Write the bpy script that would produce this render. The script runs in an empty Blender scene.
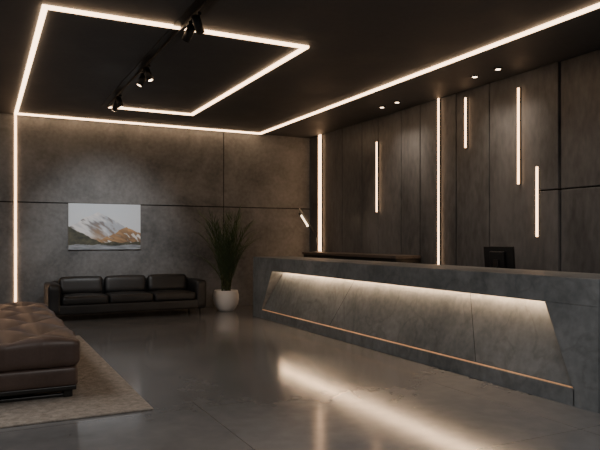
import bpy, bmesh, math, random
from mathutils import Vector, Matrix, noise
random.seed(4)
scene = bpy.context.scene

# ---------------------------------------------------------------- materials
def new_mat(name):
    m = bpy.data.materials.new(name); m.use_nodes = True
    nt = m.node_tree
    return m, nt, nt.nodes['Principled BSDF']

def plain(name, col, rough=0.5, metal=0.0, spec=0.5):
    m, nt, p = new_mat(name)
    p.inputs['Base Color'].default_value = (*col, 1)
    p.inputs['Roughness'].default_value = rough
    p.inputs['Metallic'].default_value = metal
    p.inputs['Specular IOR Level'].default_value = spec
    return m

def emis(name, col, s):
    m, nt, p = new_mat(name)
    p.inputs['Base Color'].default_value = (*col, 1)
    p.inputs['Emission Color'].default_value = (*col, 1)
    p.inputs['Emission Strength'].default_value = s
    return m

def concrete(name, c1, c2, scale=1.2, rough=(0.5, 0.7), bump=0.1, fine=14.0, stretch=(1,1,1), spec=0.5, joints=None, veins=0.0, ramp=(.45,.88)):
    m, nt, p = new_mat(name)
    N, L = nt.nodes, nt.links
    tc = N.new('ShaderNodeTexCoord'); mp = N.new('ShaderNodeMapping')
    mp.inputs['Scale'].default_value = stretch
    L.new(tc.outputs['Object'], mp.inputs['Vector'])
    n1 = N.new('ShaderNodeTexNoise'); n1.inputs['Scale'].default_value = scale
    n1.inputs['Detail'].default_value = 9; n1.inputs['Roughness'].default_value = 0.62
    n1.inputs['Distortion'].default_value = 0.4
    n2 = N.new('ShaderNodeTexNoise'); n2.inputs['Scale'].default_value = fine
    n2.inputs['Detail'].default_value = 6
    L.new(mp.outputs[0], n1.inputs['Vector']); L.new(mp.outputs[0], n2.inputs['Vector'])
    mx = N.new('ShaderNodeMath'); mx.operation = 'MULTIPLY_ADD'
    L.new(n2.outputs['Fac'], mx.inputs[0]); mx.inputs[1].default_value = 0.35
    L.new(n1.outputs['Fac'], mx.inputs[2])
    cr = N.new('ShaderNodeValToRGB')
    cr.color_ramp.elements[0].position = ramp[0]; cr.color_ramp.elements[0].color = (*c1, 1)
    cr.color_ramp.elements[1].position = ramp[1]; cr.color_ramp.elements[1].color = (*c2, 1)
    L.new(mx.outputs[0], cr.inputs[0])
    col = cr.outputs[0]
    if veins > 0:
        n3 = N.new('ShaderNodeTexNoise'); n3.inputs['Scale'].default_value = 0.9
        n3.inputs['Detail'].default_value = 7; n3.inputs['Distortion'].default_value = 1.6
        L.new(mp.outputs[0], n3.inputs['Vector'])
        s = N.new('ShaderNodeMath'); s.operation = 'SUBTRACT'; s.inputs[1].default_value = 0.5
        L.new(n3.outputs['Fac'], s.inputs[0])
        a = N.new('ShaderNodeMath'); a.operation = 'ABSOLUTE'; L.new(s.outputs[0], a.inputs[0])
        mr = N.new('ShaderNodeMapRange'); mr.inputs[1].default_value = 0.0; mr.inputs[2].default_value = 0.03
        mr.inputs[3].default_value = 1.0 - veins; mr.inputs[4].default_value = 1.0
        L.new(a.outputs[0], mr.inputs[0])
        mm = N.new('ShaderNodeMix'); mm.data_type = 'RGBA'; mm.blend_type = 'MULTIPLY'
        mm.inputs['Factor'].default_value = 1
        L.new(col, mm.inputs['A']); L.new(mr.outputs[0], mm.inputs['B']); col = mm.outputs['Result']
    if joints:
        br = N.new('ShaderNodeTexBrick'); br.offset = 0.0; br.squash = 1
        br.inputs['Scale'].default_value = 1.0
        br.inputs['Brick Width'].default_value = joints[0]; br.inputs['Row Height'].default_value = joints[1]
        br.inputs['Mortar Size'].default_value = 0.004; br.inputs['Mortar Smooth'].default_value = 0.1
        br.inputs['Color1'].default_value = (1,1,1,1); br.inputs['Color2'].default_value = (.9,.9,.9,1)
        br.inputs['Mortar'].default_value = (.5,.5,.5,1)
        L.new(tc.outputs['Object'], br.inputs['Vector'])
        mm = N.new('ShaderNodeMix'); mm.data_type = 'RGBA'; mm.blend_type = 'MULTIPLY'
        mm.inputs['Factor'].default_value = 1
        L.new(col, mm.inputs['A']); L.new(br.outputs['Color'], mm.inputs['B']); col = mm.outputs['Result']
    L.new(col, p.inputs['Base Color'])
    rr = N.new('ShaderNodeMapRange'); rr.inputs[1].default_value = 0.3; rr.inputs[2].default_value = 0.7
    rr.inputs[3].default_value = rough[0]; rr.inputs[4].default_value = rough[1]
    L.new(n1.outputs['Fac'], rr.inputs[0]); L.new(rr.outputs[0], p.inputs['Roughness'])
    p.inputs['Specular IOR Level'].default_value = spec
    if bump > 0:
        b = N.new('ShaderNodeBump'); b.inputs['Strength'].default_value = bump; b.inputs['Distance'].default_value = 0.02
        L.new(mx.outputs[0], b.inputs['Height']); L.new(b.outputs[0], p.inputs['Normal'])
    return m

M_led = emis('led_diffuser', (1.0, 0.65, 0.38), 7.6)
M_ledwall = emis('led_wall', (1.0, .59, .32), 6.2)
M_leddesk = emis('led_desk', (1.0, 0.65, 0.38), 50)
M_ledthin = emis('led_thin', (1.0, 0.60, 0.33), .10)
M_spot = emis('spot_lens', (1.0, 0.74, 0.5), 8)
M_back = concrete('concrete_back', (.098,.101,.104), (.268,.272,.276), 1.1, (.5,.72), .22, ramp=(.48,.88))
M_right = concrete('panel_right', (.052,.054,.058), (.168,.172,.180), 1.0, (.30,.48), .12, stretch=(1,1,.4), ramp=(.5,.86))
M_ceil = concrete('ceiling_plaster', (.055,.058,.063), (.085,.089,.096), 1.5, (.5,.7), .02)
M_floor = concrete('polished_concrete', (.108,.112,.117), (.20,.205,.212), 0.6, (.11,.16), 0, fine=7, joints=(2.4, 1.9), spec=1.0)
M_desk = concrete('desk_stone', (.088,.103,.112), (.23,.25,.262), 1.2, (.42,.58), .06, veins=.20, ramp=(.49,.87))
M_seam = plain('seam_dark', (.008,.007,.007), .8)
M_black = plain('black_metal', (.012,.012,.012), .4)
M_steel = plain('brushed_steel', (.45,.43,.41), .3, 1)
M_leather = concrete('black_leather', (.009,.0095,.0105), (.022,.023,.025), 3, (.33,.48), .05, fine=40)
M_brown = concrete('brown_leather', (.050,.033,.027), (.094,.064,.053), 2, (.33,.46), .08, fine=50)
M_wood = concrete('dark_walnut', (.07,.055,.047), (.13,.105,.09), 2, (.35,.5), .03, stretch=(6,.6,6))
M_pot = plain('white_ceramic', (.88,.86,.84), .35)
M_soil = plain('soil', (.03,.02,.014), .95)
M_leaf = concrete('palm_leaf', (.05,.085,.04), (.12,.18,.09), 6, (.4,.6), 0)
M_stem = plain('palm_stem', (.08,.10,.04), .6)
M_rug = concrete('rug_wool', (.19,.17,.148), (.40,.365,.32), 18, (.9,1), .9, fine=90, spec=.1)
M_screen = plain('screen_glass', (.01,.012,.015), .1)

# ---------------------------------------------------------------- mesh builder
class MB:
    def __init__(self): self.bm = bmesh.new(); self.mats = []
    def mi(self, m):
        if m not in self.mats: self.mats.append(m)
        return self.mats.index(m)
    def absorb(self, tmp, mat, smooth=False):
        i = self.mi(mat); mp = {}
        for v in tmp.verts: mp[v] = self.bm.verts.new(v.co)
        for f in tmp.faces:
            try:
                nf = self.bm.faces.new([mp[v] for v in f.verts]); nf.material_index = i; nf.smooth = smooth
            except ValueError: pass
        tmp.free()
    def box(self, x0, x1, y0, y1, z0, z1, mat, bev=0.0, rot=None, seg=2):
        t = bmesh.new(); bmesh.ops.create_cube(t, size=1)
        c = Vector(((x0+x1)/2, (y0+y1)/2, (z0+z1)/2))
        for v in t.verts: v.co = Vector((v.co.x*(x1-x0), v.co.y*(y1-y0), v.co.z*(z1-z0)))
        if bev > 0: bmesh.ops.bevel(t, geom=list(t.edges), offset=bev, segments=seg, affect='EDGES', profile=.5)
        for v in t.verts:
            if rot is not None: v.co = rot @ v.co
            v.co += c
        self.absorb(t, mat)
    def prism(self, pts, vec, mat):
        t = bmesh.new(); vs = [t.verts.new(p) for p in pts]; vec = Vector(vec)
        ws = [t.verts.new(Vector(p)+vec) for p in pts]; n = len(pts)
        t.faces.new(vs); t.faces.new(ws[::-1])
        for i in range(n): t.faces.new([vs[i], ws[i], ws[(i+1)%n], vs[(i+1)%n]])
        bmesh.ops.recalc_face_normals(t, faces=list(t.faces))
        self.absorb(t, mat)
    def cyl(self, p0, p1, r0, r1, mat, seg=20, smooth=True):
        p0, p1 = Vector(p0), Vector(p1); d = p1-p0
        q = d.to_track_quat('Z', 'Y').to_matrix()
        t = bmesh.new(); a = []; b = []
        for i in range(seg):
            an = 2*math.pi*i/seg; o = Vector((math.cos(an), math.sin(an), 0))
            a.append(t.verts.new(p0 + q @ (o*r0))); b.append(t.verts.new(p1 + q @ (o*r1)))
        for i in range(seg): t.faces.new([a[i], a[(i+1)%seg], b[(i+1)%seg], b[i]])
        t.faces.new(a[::-1]); t.faces.new(b)
        self.absorb(t, mat, smooth)
    def lathe(self, prof, c, mat, seg=48):
        t = bmesh.new(); rings = []
        for r, z in prof:
            rings.append([t.verts.new((c[0]+r*math.cos(2*math.pi*i/seg), c[1]+r*math.sin(2*math.pi*i/seg), c[2]+z)) for i in range(seg)])
        for k in range(len(rings)-1):
            for i in range(seg):
                t.faces.new([rings[k][i], rings[k][(i+1)%seg], rings[k+1][(i+1)%seg], rings[k+1][i]])
        t.faces.new(rings[0][::-1]); t.faces.new(rings[-1])
        self.absorb(t, mat, True)
    def cushion(self, x0, x1, y0, y1, z0, z1, r, mat, puff=0.02, rot=None, nx=22, ny=22, nz=8, fn=None, even=False):
        h = Vector(((x1-x0)/2, (y1-y0)/2, (z1-z0)/2)); c = Vector(((x0+x1)/2, (y0+y1)/2, (z0+z1)/2))
        t = bmesh.new(); cache = {}
        k_ = .15 if even else .5
        def lin(n, hh, rr):
            return [hh*math.sin(math.pi/2*(2*i/n-1)) * k_ + hh*(2*i/n-1)*(1-k_) for i in range(n+1)]
        X, Y, Z = lin(nx,h.x,r), lin(ny,h.y,r), lin(nz,h.z,r)
        def vert(i,j,k):
            key = (i,j,k)
            if key in cache: return cache[key]
            p = Vector((X[i], Y[j], Z[k]))
            inn = Vector([max(-(h[a]-r), min(h[a]-r, p[a])) for a in range(3)])
            d = p-inn
            if d.length > 1e-6: p = inn + d.normalized()*r
            u, v, w = p.x/h.x, p.y/h.y, p.z/h.z
            p.z += puff*(1-u*u)*(1-v*v)*(1 if w > 0 else -.2)*abs(w)
            if fn: p = fn(p, h)
            if rot is not None: p = rot @ p
            cache[key] = t.verts.new(p+c); return cache[key]
        for i in range(nx):
            for j in range(ny):
                t.faces.new([vert(i,j,nz), vert(i+1,j,nz), vert(i+1,j+1,nz), vert(i,j+1,nz)])
                t.faces.new([vert(i,j,0), vert(i,j+1,0), vert(i+1,j+1,0), vert(i+1,j,0)])
        for i in range(nx):
            for k in range(nz):
                t.faces.new([vert(i,0,k), vert(i+1,0,k), vert(i+1,0,k+1), vert(i,0,k+1)])
                t.faces.new([vert(i,ny,k), vert(i,ny,k+1), vert(i+1,ny,k+1), vert(i+1,ny,k)])
        for j in range(ny):
            for k in range(nz):
                t.faces.new([vert(0,j,k), vert(0,j,k+1), vert(0,j+1,k+1), vert(0,j+1,k)])
                t.faces.new([vert(nx,j,k), vert(nx,j+1,k), vert(nx,j+1,k+1), vert(nx,j,k+1)])
        self.absorb(t, mat, True)
    def done(self, name, parent=None):
        vs = [v.co for v in self.bm.verts]
        o = Vector(((min(v.x for v in vs)+max(v.x for v in vs))/2, (min(v.y for v in vs)+max(v.y for v in vs))/2, min(v.z for v in vs)))
        for v in self.bm.verts: v.co -= o
        me = bpy.data.meshes.new(name); self.bm.to_mesh(me); self.bm.free()
        for m in self.mats: me.materials.append(m)
        ob = bpy.data.objects.new(name, me); ob.location = o
        scene.collection.objects.link(ob)
        if parent: ob.parent = parent
        return ob

H = 3.77; XR = 6.75; YB = 12.85; XL = -3.5; YF = -2.5

# ---------------------------------------------------------------- room shell
b = MB(); b.box(XL-.2, XR+.3, YF-.2, YB+.3, -.15, 0, M_floor); b.done('floor')
b = MB(); b.box(XL-.2, XR+.3, YF-.2, YB+.3, H, H+.15, M_ceil); b.done('ceiling')
b = MB(); b.box(XL-.2, XL, YF-.2, YB+.3, 0, H, M_back); b.done('wall_left')
b = MB(); b.box(XL, XR, YF-.2, YF, 0, H, M_back); b.done('wall_front')

g = .010
b = MB(); b.box(XL, XR, YB+.02, YB+.3, 0, H, M_seam)
xs = [XL, -1.9, .56, 4.65, XR]
for i in range(len(xs)-1):
    zs = [0, 2.14, H]
    for k in range(len(zs)-1):
        b.box(xs[i]+g, xs[i+1]-g, YB, YB+.03, zs[k]+(g if k else 0), zs[k+1]-(g if k < len(zs)-2 else 0), M_back, .004, seg=1)
b.done('wall_back')
b = MB(); b.box(XR+.03, XR+.3, YF-.2, YB+.02, 0, H, M_seam)
ys = [YF, -.8, .9, 2.4, 3.7, 4.6, 5.20, 5.82, 6.15, 7.11, 7.845, 8.24, 8.77, 9.32, 10.06, 10.63, 11.4, 12.25, YB]
for i in range(len(ys)-1):
    prot = {7: .03}.get(i, 0)
    zs = [0, 2.1, H] if ys[i] < 5.85 else [0, H]
    for k in range(len(zs)-1):
        b.box(XR-prot, XR+.04, ys[i]+g, ys[i+1]-g, zs[k]+(g if k else 0), zs[k+1]-(g if k < len(zs)-2 else 0), M_right, .004, seg=1)
b.done('wall_right')

# ---------------------------------------------------------------- LED lines
w = .027
b = MB(); z0, z1 = H-.028, H+.01
YN = 12.70
XI = 3.48
b.box(.56-w, .56+w, 6.73-w, YN+w, z0, z1, M_led)
b.box(.56+w, XI+w, 6.73-w, 6.73+w, z0, z1, M_led)
b.box(XI-w, XI+w, 6.73+w, 11.33+w, z0, z1, M_led)
b.box(1.98, XI-w, 11.33-w, 11.33+w, z0, z1, M_led)
b.box(.56+w, 5.44+w, YN-w, YN+w, z0, z1, M_led)
b.box(5.44-w, 5.44+w, .5, YN-w, z0, z1, M_led)
b.done('ceiling_led_strip')

def wall_led(y, za, zb, ww=.014, mat=None):
    b = MB()
    b.box(XR-.022, XR+.01, y-ww-.006, y+ww+.006, za-.006, zb+.006 if zb < H-.01 else H, M_black)
    b.box(XR-.040, XR-.004, y-ww, y+ww, za, zb, mat or M_ledwall)
    b.done('wall_led_light')
wall_led(10.06, 1.965, 3.30)
wall_led(8.24, 0.01, H-.002)
wall_led(7.59, 2.87, 3.65)
wall_led(6.507, 2.22, 3.57)
wall_led(6.176, 1.48, 2.43)
wall_led(12.32, 0.01, H-.002, .06)
b = MB()
b.box(.56-.020, .56+.020, YB-.02, YB+.01, 0.01, H-.002, M_ledwall); b.done('wall_led_light')

# ---------------------------------------------------------------- ceiling track with spotlights
b = MB(); XT = 1.95
b.box(XT-.10, XT+.10, 2.5, 11.33, H-.012, H+.01, M_black)
b.box(XT-.02, XT+.02, 2.6, 11.2, H-.045, H-.01, M_black, .003)
def head(y, aim):
    b.box(XT-.02, XT+.02, y-.06, y+.06, H-.07, H-.04, M_black, .004)
    b.cyl((XT, y, H-.12), (XT, y, H-.06), .012, .012, M_black)
    a = Vector(aim).normalized(); c = Vector((XT, y, H-.15))
    b.cyl(c-a*.09, c+a*.09, .045, .045, M_black)
    b.cyl(c+a*.088, c+a*.093, .030, .030, M_spot)
for y, aim in [(6.15,(.5,.5,-.8)), (6.45,(-.3,.6,-.8)), (8.3,(.3,-.2,-.8)), (8.62,(-.4,.1,-.8)), (10.2,(.2,-.2,-.8)), (10.5,(-.3,.3,-.8))]:
    head(y, aim)
b.done('track_spotlight_rail')

for y in (9.22, 8.77, 6.89, 6.435, 4.55, 4.1):
    b = MB()
    b.cyl((6.27,y,H-.012), (6.27,y,H+.01), .065, .065, M_black, 28)
    b.cyl((6.27,y,H-.016), (6.27,y,H-.010), .034, .034, M_spot, 28)
    b.done('recessed_downlight')
    l = bpy.data.lights.new('downlight_beam', 'SPOT'); l.energy = 38; l.color = (1,.79,.60)
    l.spot_size = math.radians(105); l.spot_blend = .9; l.shadow_soft_size = .04
    o = bpy.data.objects.new('downlight_beam', l); o.location = (6.27, y, H-.03)
    o.rotation_euler = (0, math.radians(-8), 0); scene.collection.objects.link(o)

# ---------------------------------------------------------------- reception desk
b = MB()
DX, Y0, Y1, T = 4.58, 3.56, 11.04, 1.115
b.box(DX, 5.35, Y0, Y1, .88, T, M_desk, .006)
b.prism([(DX,Y1,0),(DX,Y1,.88),(DX,10.16,.88),(DX,10.63,.15),(DX,10.63,0)], (.72,0,0), M_desk)
b.prism([(DX,Y0,0),(DX,3.81,0),(DX,3.81,.15),(DX,4.12,.88),(DX,Y0,.88)], (.72,0,0), M_desk)
b.box(DX, 5.29, 3.8, 10.64, 0, .148, M_desk)
px = lambda z: 4.61 + .20*(z-.16)/.72
b.prism([(px(.16),3.7,.16),(5.28,3.7,.16),(5.28,3.7,.885),(px(.885),3.7,.885)], (0,7.1,0), M_desk)
b.box(4.595, 4.64, 3.8, 10.63, .150, .156, M_ledthin)
b.box(px(.88)-.080, px(.88)-.055, 4.12, 10.16, .866, .882, M_leddesk)
for ya, yb in [(7.75,8.15),(5.35,5.05)]:
    e = .002
    b.prism([(px(.87)-e,ya,.87),(px(.17)-e,yb,.17),(px(.17)-e,yb+.006,.17),(px(.87)-e,ya+.006,.87)], (.02,0,0), M_seam)
b.done('reception_desk')
b = MB()
b.box(5.36, 6.02, 3.9, 10.7, .71, .75, M_wood, .004)
for y in (3.92, 7.2, 10.6): b.box(5.42, 5.94, y, y+.05, 0, .712, M_wood)
b.done('staff_worktop')

b = MB()
b.box(6.2, 6.70, 8.7, 12.1, .06, 1.12, M_black, .004)
b.box(6.17, 6.70, 8.68, 12.12, 1.12, 1.17, M_wood, .004)
for k in range(1,5): b.box(6.19, 6.21, 8.7+k*.68-.004, 8.7+k*.68+.004, .08, 1.1, M_seam)
b.box(6.26, 6.68, 8.8, 12.0, 0, .06, M_black)
b.done('credenza')

b = MB(); R = Matrix.Rotation(math.radians(8), 3, 'Z') @ Matrix.Rotation(math.radians(-6), 3, 'Y')
cy = 5.83
b.box(5.685, 5.715, cy-.22, cy+.22, 1.03, 1.36, M_black, .006, rot=R)
b.box(5.706, 5.720, cy-.21, cy+.21, 1.04, 1.35, M_screen, .002, rot=R)
b.box(5.65, 5.70, cy-.11, cy+.11, 1.10, 1.30, M_black, .012, rot=R)
b.box(5.64, 5.675, cy-.04, cy+.04, .77, 1.2, M_black, .006)
b.box(5.57, 5.78, cy-.13, cy+.13, .75, .77, M_black, .005)
b.done('computer_monitor')

b = MB(); LX, LY, LZ = 6.38, 11.85, 1.17
b.cyl((LX,LY,LZ), (LX,LY,LZ+.02), .10, .095, M_steel, 32)
b.cyl((LX,LY,LZ), (LX,LY,LZ+.36), .013, .013, M_steel)
b.cyl((LX,LY,LZ+.35), (LX-.42,LY-.02,LZ+.92), .016, .014, M_steel)
b.cyl((LX-.26,LY-.04,LZ+.58), (LX-.44,LY-.06,LZ+.82), .030, .022, M_black)
b.cyl((LX-.235,LY-.05,LZ+.55), (LX-.41,LY-.08,LZ+.78), .024, .018, emis('lamp_bulb',(1,.72,.46),4))
b.done('desk_lamp')

# ---------------------------------------------------------------- sofa
b = MB()
SX0, SX1, SF, SB = 1.02, 3.88, 11.62, 12.55
b.cushion(SX0+.05, SX1-.05, SF+.03, SB-.02, .12, .30, .03, M_leather, 0)
b.cushion(SX0, SX0+.22, SF+.02, SB, .12, .66, .06, M_leather, .01)
b.cushion(SX1-.22, SX1, SF+.02, SB, .12, .66, .06, M_leather, .01)
b.cushion(SX0+.1, SX1-.1, SB-.22, SB, .12, .68, .07, M_leather, .0)
wid = (SX1-SX0-.44)/3
for i in range(3):
    a = SX0+.22+i*wid
    b.cushion(a+.008, a+wid-.008, SF-.01, SB-.2, .29, .44, .05, M_leather, .025)
    R = Matrix.Rotation(math.radians(-13), 3, 'X')
    b.cushion(a+.012, a+wid-.012, SB-.39, SB-.18, .42, .75, .075, M_leather, .012, rot=R)
for x in (SX0+.12, SX1-.12):
    for y in (SF+.1, SB-.1): b.cyl((x,y,0), (x,y,.13), .016, .022, M_black)
b.done('sofa')

# ---------------------------------------------------------------- tufted daybed on rug
b = MB()
b.box(-2.1, 1.30, 5.33, 9.85, 0, .016, M_rug, .006)
b.done('rug')
b = MB(); bz = .016
BX0, BX1, BY0, BY1 = -.75, .80, 6.0, 9.7
S = .31
def tuft(p, h):
    if p.z > 0:
        a1 = (p.x-h.x)/S; a2 = (p.y+h.y)/(S*1.5)
        fx = abs(math.sin(math.pi*(a1+a2)*.5)); fy = abs(math.sin(math.pi*(a1-a2)*.5))
        e = min(1, (1-abs(p.x)/h.x)*8+.35)*min(1, (1-abs(p.y)/h.y)*16+.35)
        p.z += .050*((fx*fy)**.5-1)*e*(p.z/h.z)
    if abs(p.x) > h.x*.96: p.x += math.copysign(.020*(abs(math.sin(math.pi*(p.y+h.y)/(S*1.5)))**.5-1), p.x)
    if abs(p.y) > h.y*.98: p.y += math.copysign(.020*(abs(math.sin(math.pi*(p.x-h.x)/S))**.5-1), p.y)
    return p
b.cushion(BX0, BX1, BY0, BY1, bz+.27, bz+.56, .08, M_brown, .02, nx=90, ny=190, nz=12, fn=tuft, even=True)
b.cushion(BX0+.01, BX1-.01, BY0+.01, BY1-.01, bz+.10, bz+.285, .04, M_brown, .0, nx=20, ny=20)
b.box(BX0+.03, BX1-.03, BY0+.03, BY1-.03, bz+.065, bz+.11, M_black, .01)
for x in (BX0+.12, BX1-.10):
    for y in (BY0+.10, (BY0+BY1)/2, BY1-.1):
        b.box(x-.04, x+.04, y-.04, y+.04, bz, bz+.08, M_black, .008)
b.box(BX0+.1, BX1-.08, BY0+.08, BY0+.13, bz, bz+.03, M_black, .006)
b.box(BX0+.1, BX1-.08, BY1-.13, BY1-.08, bz, bz+.03, M_black, .006)
b.done('daybed')

# ---------------------------------------------------------------- potted palm
b = MB(); PX, PY = 4.41, 12.05
b.lathe([(.13,0),(.15,.008),(.20,.06),(.245,.15),(.262,.24),(.258,.33),(.240,.40),(.232,.418),(.222,.418),(.218,.39),(.215,.37)], (PX,PY,0), M_pot)
b.cyl((PX,PY,.36), (PX,PY,.385), .216, .216, M_soil, 40)
def blade(p, d, ln, wd, mat, droop=.35):
    t = bmesh.new(); d = Vector(d).normalized()
    side = d.cross(Vector((0,0,1)))
    if side.length < .05: side = Vector((1,0,0))
    side.normalize(); pts = []; cur = Vector(p)
    n = 4
    for i in range(n+1):
        f = i/n; ww = wd*(.35+1.3*f) if f < .4 else wd*(1-(f-.4)/.6)*.87+.0004
        pts.append((cur-side*ww/2, cur+Vector((0,0,-wd*.12)), cur+side*ww/2))
        cur = cur + d*(ln/n); d = (d+Vector((0,0,-droop/n))).normalized()
    vs = [[t.verts.new(q) for q in r] for r in pts]
    for i in range(n):
        for k in range(2): t.faces.new([vs[i][k], vs[i][k+1], vs[i+1][k+1], vs[i+1][k]])
    b.absorb(t, mat, True)
for s in range(60):
    an = random.uniform(0, 2*math.pi); hgt = random.uniform(1.0, 2.25)
    spread = random.uniform(.12, .60)*(1.15-.18*hgt/1.7)
    p0 = Vector((PX+.11*math.cos(an)*random.random(), PY+.11*math.sin(an)*random.random(), .375))
    o = Vector((math.cos(an), math.sin(an), 0)); n = 14; prev = p0
    for i in range(1, n+1):
        f = i/n
        q = p0 + o*(spread*f**1.6) + Vector((0,0,1))*(hgt-.375+.3)*(f-.22*f**3)*.95
        q.y = min(q.y, YB-.12)
        b.cyl(prev, q, .007*(1-f*.7)+.001, .007*(1-(f)*.7)+.0008, M_stem, 5)
        if f > .2:
            ax = (q-prev).normalized()
            tan = Vector((-o.y, o.x, 0))
            for sg in (-1, 1):
                dr = ax*random.uniform(1.1,1.7) + tan*sg*random.uniform(.5,1.0) + o*random.uniform(-.2,.3)
                L_ = random.uniform(.18,.32)*(1.1-.5*abs(f-.6))
                e = q + dr.normalized()*L_
                if e.y < YB-.03: blade(q, dr, L_, random.uniform(.013,.022), M_leaf, random.uniform(.1,.6))
        prev = q
    if prev.y < YB-.2: blade(prev, o*.4+Vector((0,0,1)), .2, .014, M_leaf, .5)
b.done('potted_palm')

# ---------------------------------------------------------------- mountain painting
PX0, PX1, PZ0, PZ1 = 1.485, 2.86, 1.245, 2.14
NX, NZ = 230, 150
def fbm(x, y, o=5): return max(-1, min(1, noise.fractal(Vector((x, y, 3.7)), 1.0, 2.1, o)))
def lerp(a, c, f): f = max(0, min(1, f)); return tuple(a[i]*(1-f)+c[i]*f for i in range(3))
def pic(u, v):
    pk = max(0, 1-abs(u-.40)/.55)
    r1 = .36+.48*pk+.035*fbm(u*7, 0)
    r2 = .20+.30*max(0, 1-abs(u-.80)/.38)+.04*fbm(u*9+9, 2)
    r3 = .16+.34*max(0, 1-u/.42)+.03*fbm(u*9+3, 5)
    c = lerp((.70,.82,.95), (.93,.96,1.0), .9-.5*v+.25*fbm(u*1.5, v*2.5))
    if v < r1:
        d = r1-v; t = fbm(u*9-d*3, v*9+u*6)
        lit = .5+.5*math.sin((u-.40)*7+t*2.2)          # snow faces turned to / from the sun
        c = lerp((.96,.97,1.0), (.40,.47,.57), lit*.75)
        if t > .22: c = lerp(c, (.30,.29,.30), (t-.22)*3.2)
        c = lerp(c, (.42,.28,.17), (d-.30)*3.2+t*.5)
    if v < r2:
        d = r2-v; t = fbm(u*12-d*6, v*10+u*4)
        c = lerp((.62,.38,.19), (.16,.11,.08), .3+.7*t+d*1.6)
        if t > .3: c = lerp(c, (.90,.88,.85), (t-.3)*4)
    if v < r3:
        t = fbm(u*14, v*14); c = lerp((.05,.06,.05), (.16,.15,.10), .4+t*.6)
    if v < .10+.03*fbm(u*5, 1):
        c = lerp((.50,.54,.60), (.16,.18,.20), .5+.6*fbm(u*6, v*30))
    return c
me = bpy.data.meshes.new('painting_canvas')
W_, D_ = PX1-PX0, PZ1-PZ0
verts = [(W_*(i/NX-.5), -.0005, D_*j/NZ) for j in range(NZ+1) for i in range(NX+1)]
faces = [(j*(NX+1)+i, j*(NX+1)+i+1, (j+1)*(NX+1)+i+1, (j+1)*(NX+1)+i) for j in range(NZ) for i in range(NX)]
me.from_pydata(verts, [], faces)
ca = me.color_attributes.new('paint', 'FLOAT_COLOR', 'POINT')
for k in range(len(verts)):
    i = k % (NX+1); j = k//(NX+1); ca.data[k].color = (*pic(i/NX, j/NZ), 1)
m, nt, p = new_mat('oil_paint'); at = nt.nodes.new('ShaderNodeVertexColor'); at.layer_name = 'paint'
nt.links.new(at.outputs[0], p.inputs['Base Color']); p.inputs['Roughness'].default_value = .6
me.materials.append(m)
b = MB(); b.box(PX0, PX1, YB-.045, YB-.001, PZ0, PZ1, plain('canvas_edge', (.5,.5,.48), .8))
fr = b.done('landscape_painting')
cv = bpy.data.objects.new('canvas', me); scene.collection.objects.link(cv); cv.parent = fr
cv.location = (0, -.023, 0)

# ---------------------------------------------------------------- lights
def area(name, loc, size, e, col=(1,.94,.90), rot=(0,0,0)):
    l = bpy.data.lights.new(name, 'AREA'); l.shape = 'RECTANGLE'; l.size, l.size_y = size; l.energy = e; l.color = col
    o = bpy.data.objects.new(name, l); o.location = loc; o.rotation_euler = rot; scene.collection.objects.link(o)
area('fill_light_entrance', (1.5, 0.8, H-.05), (4, 2), 150)  # unseen fill without a fixture, added to lift the near floor
area('fill_light_lounge', (-1.8, 7.5, H-.05), (1.5, 4), 115)  # added fill out of view, brightens the lounge side; no fitting modelled
l = bpy.data.lights.new('painting_fill_spot', 'SPOT'); l.energy = 230; l.color = (.95,.98,1); l.spot_size = math.radians(52); l.spot_blend = 1; l.shadow_soft_size = .08  # extra spot with no track head, added to brighten painting and back wall
o = bpy.data.objects.new('painting_fill_spot', l); o.location = (1.95, 9.3, H-.26)
o.rotation_euler = (Vector((2.2, YB, 1.55))-o.location).to_track_quat('-Z', 'Y').to_euler(); scene.collection.objects.link(o)

w_ = bpy.data.worlds.new('world'); scene.world = w_; w_.use_nodes = True
w_.node_tree.nodes['Background'].inputs[0].default_value = (.02,.02,.02,1)

# ---------------------------------------------------------------- camera
cd = bpy.data.cameras.new('camera'); cam = bpy.data.objects.new('camera', cd); scene.collection.objects.link(cam)
cam.location = (0, 0, 1.45); cam.rotation_euler = (math.radians(90), 0, math.radians(-26.8))
cd.sensor_width = 36; cd.lens = 37.8; cd.shift_y = 14/600
scene.camera = cam
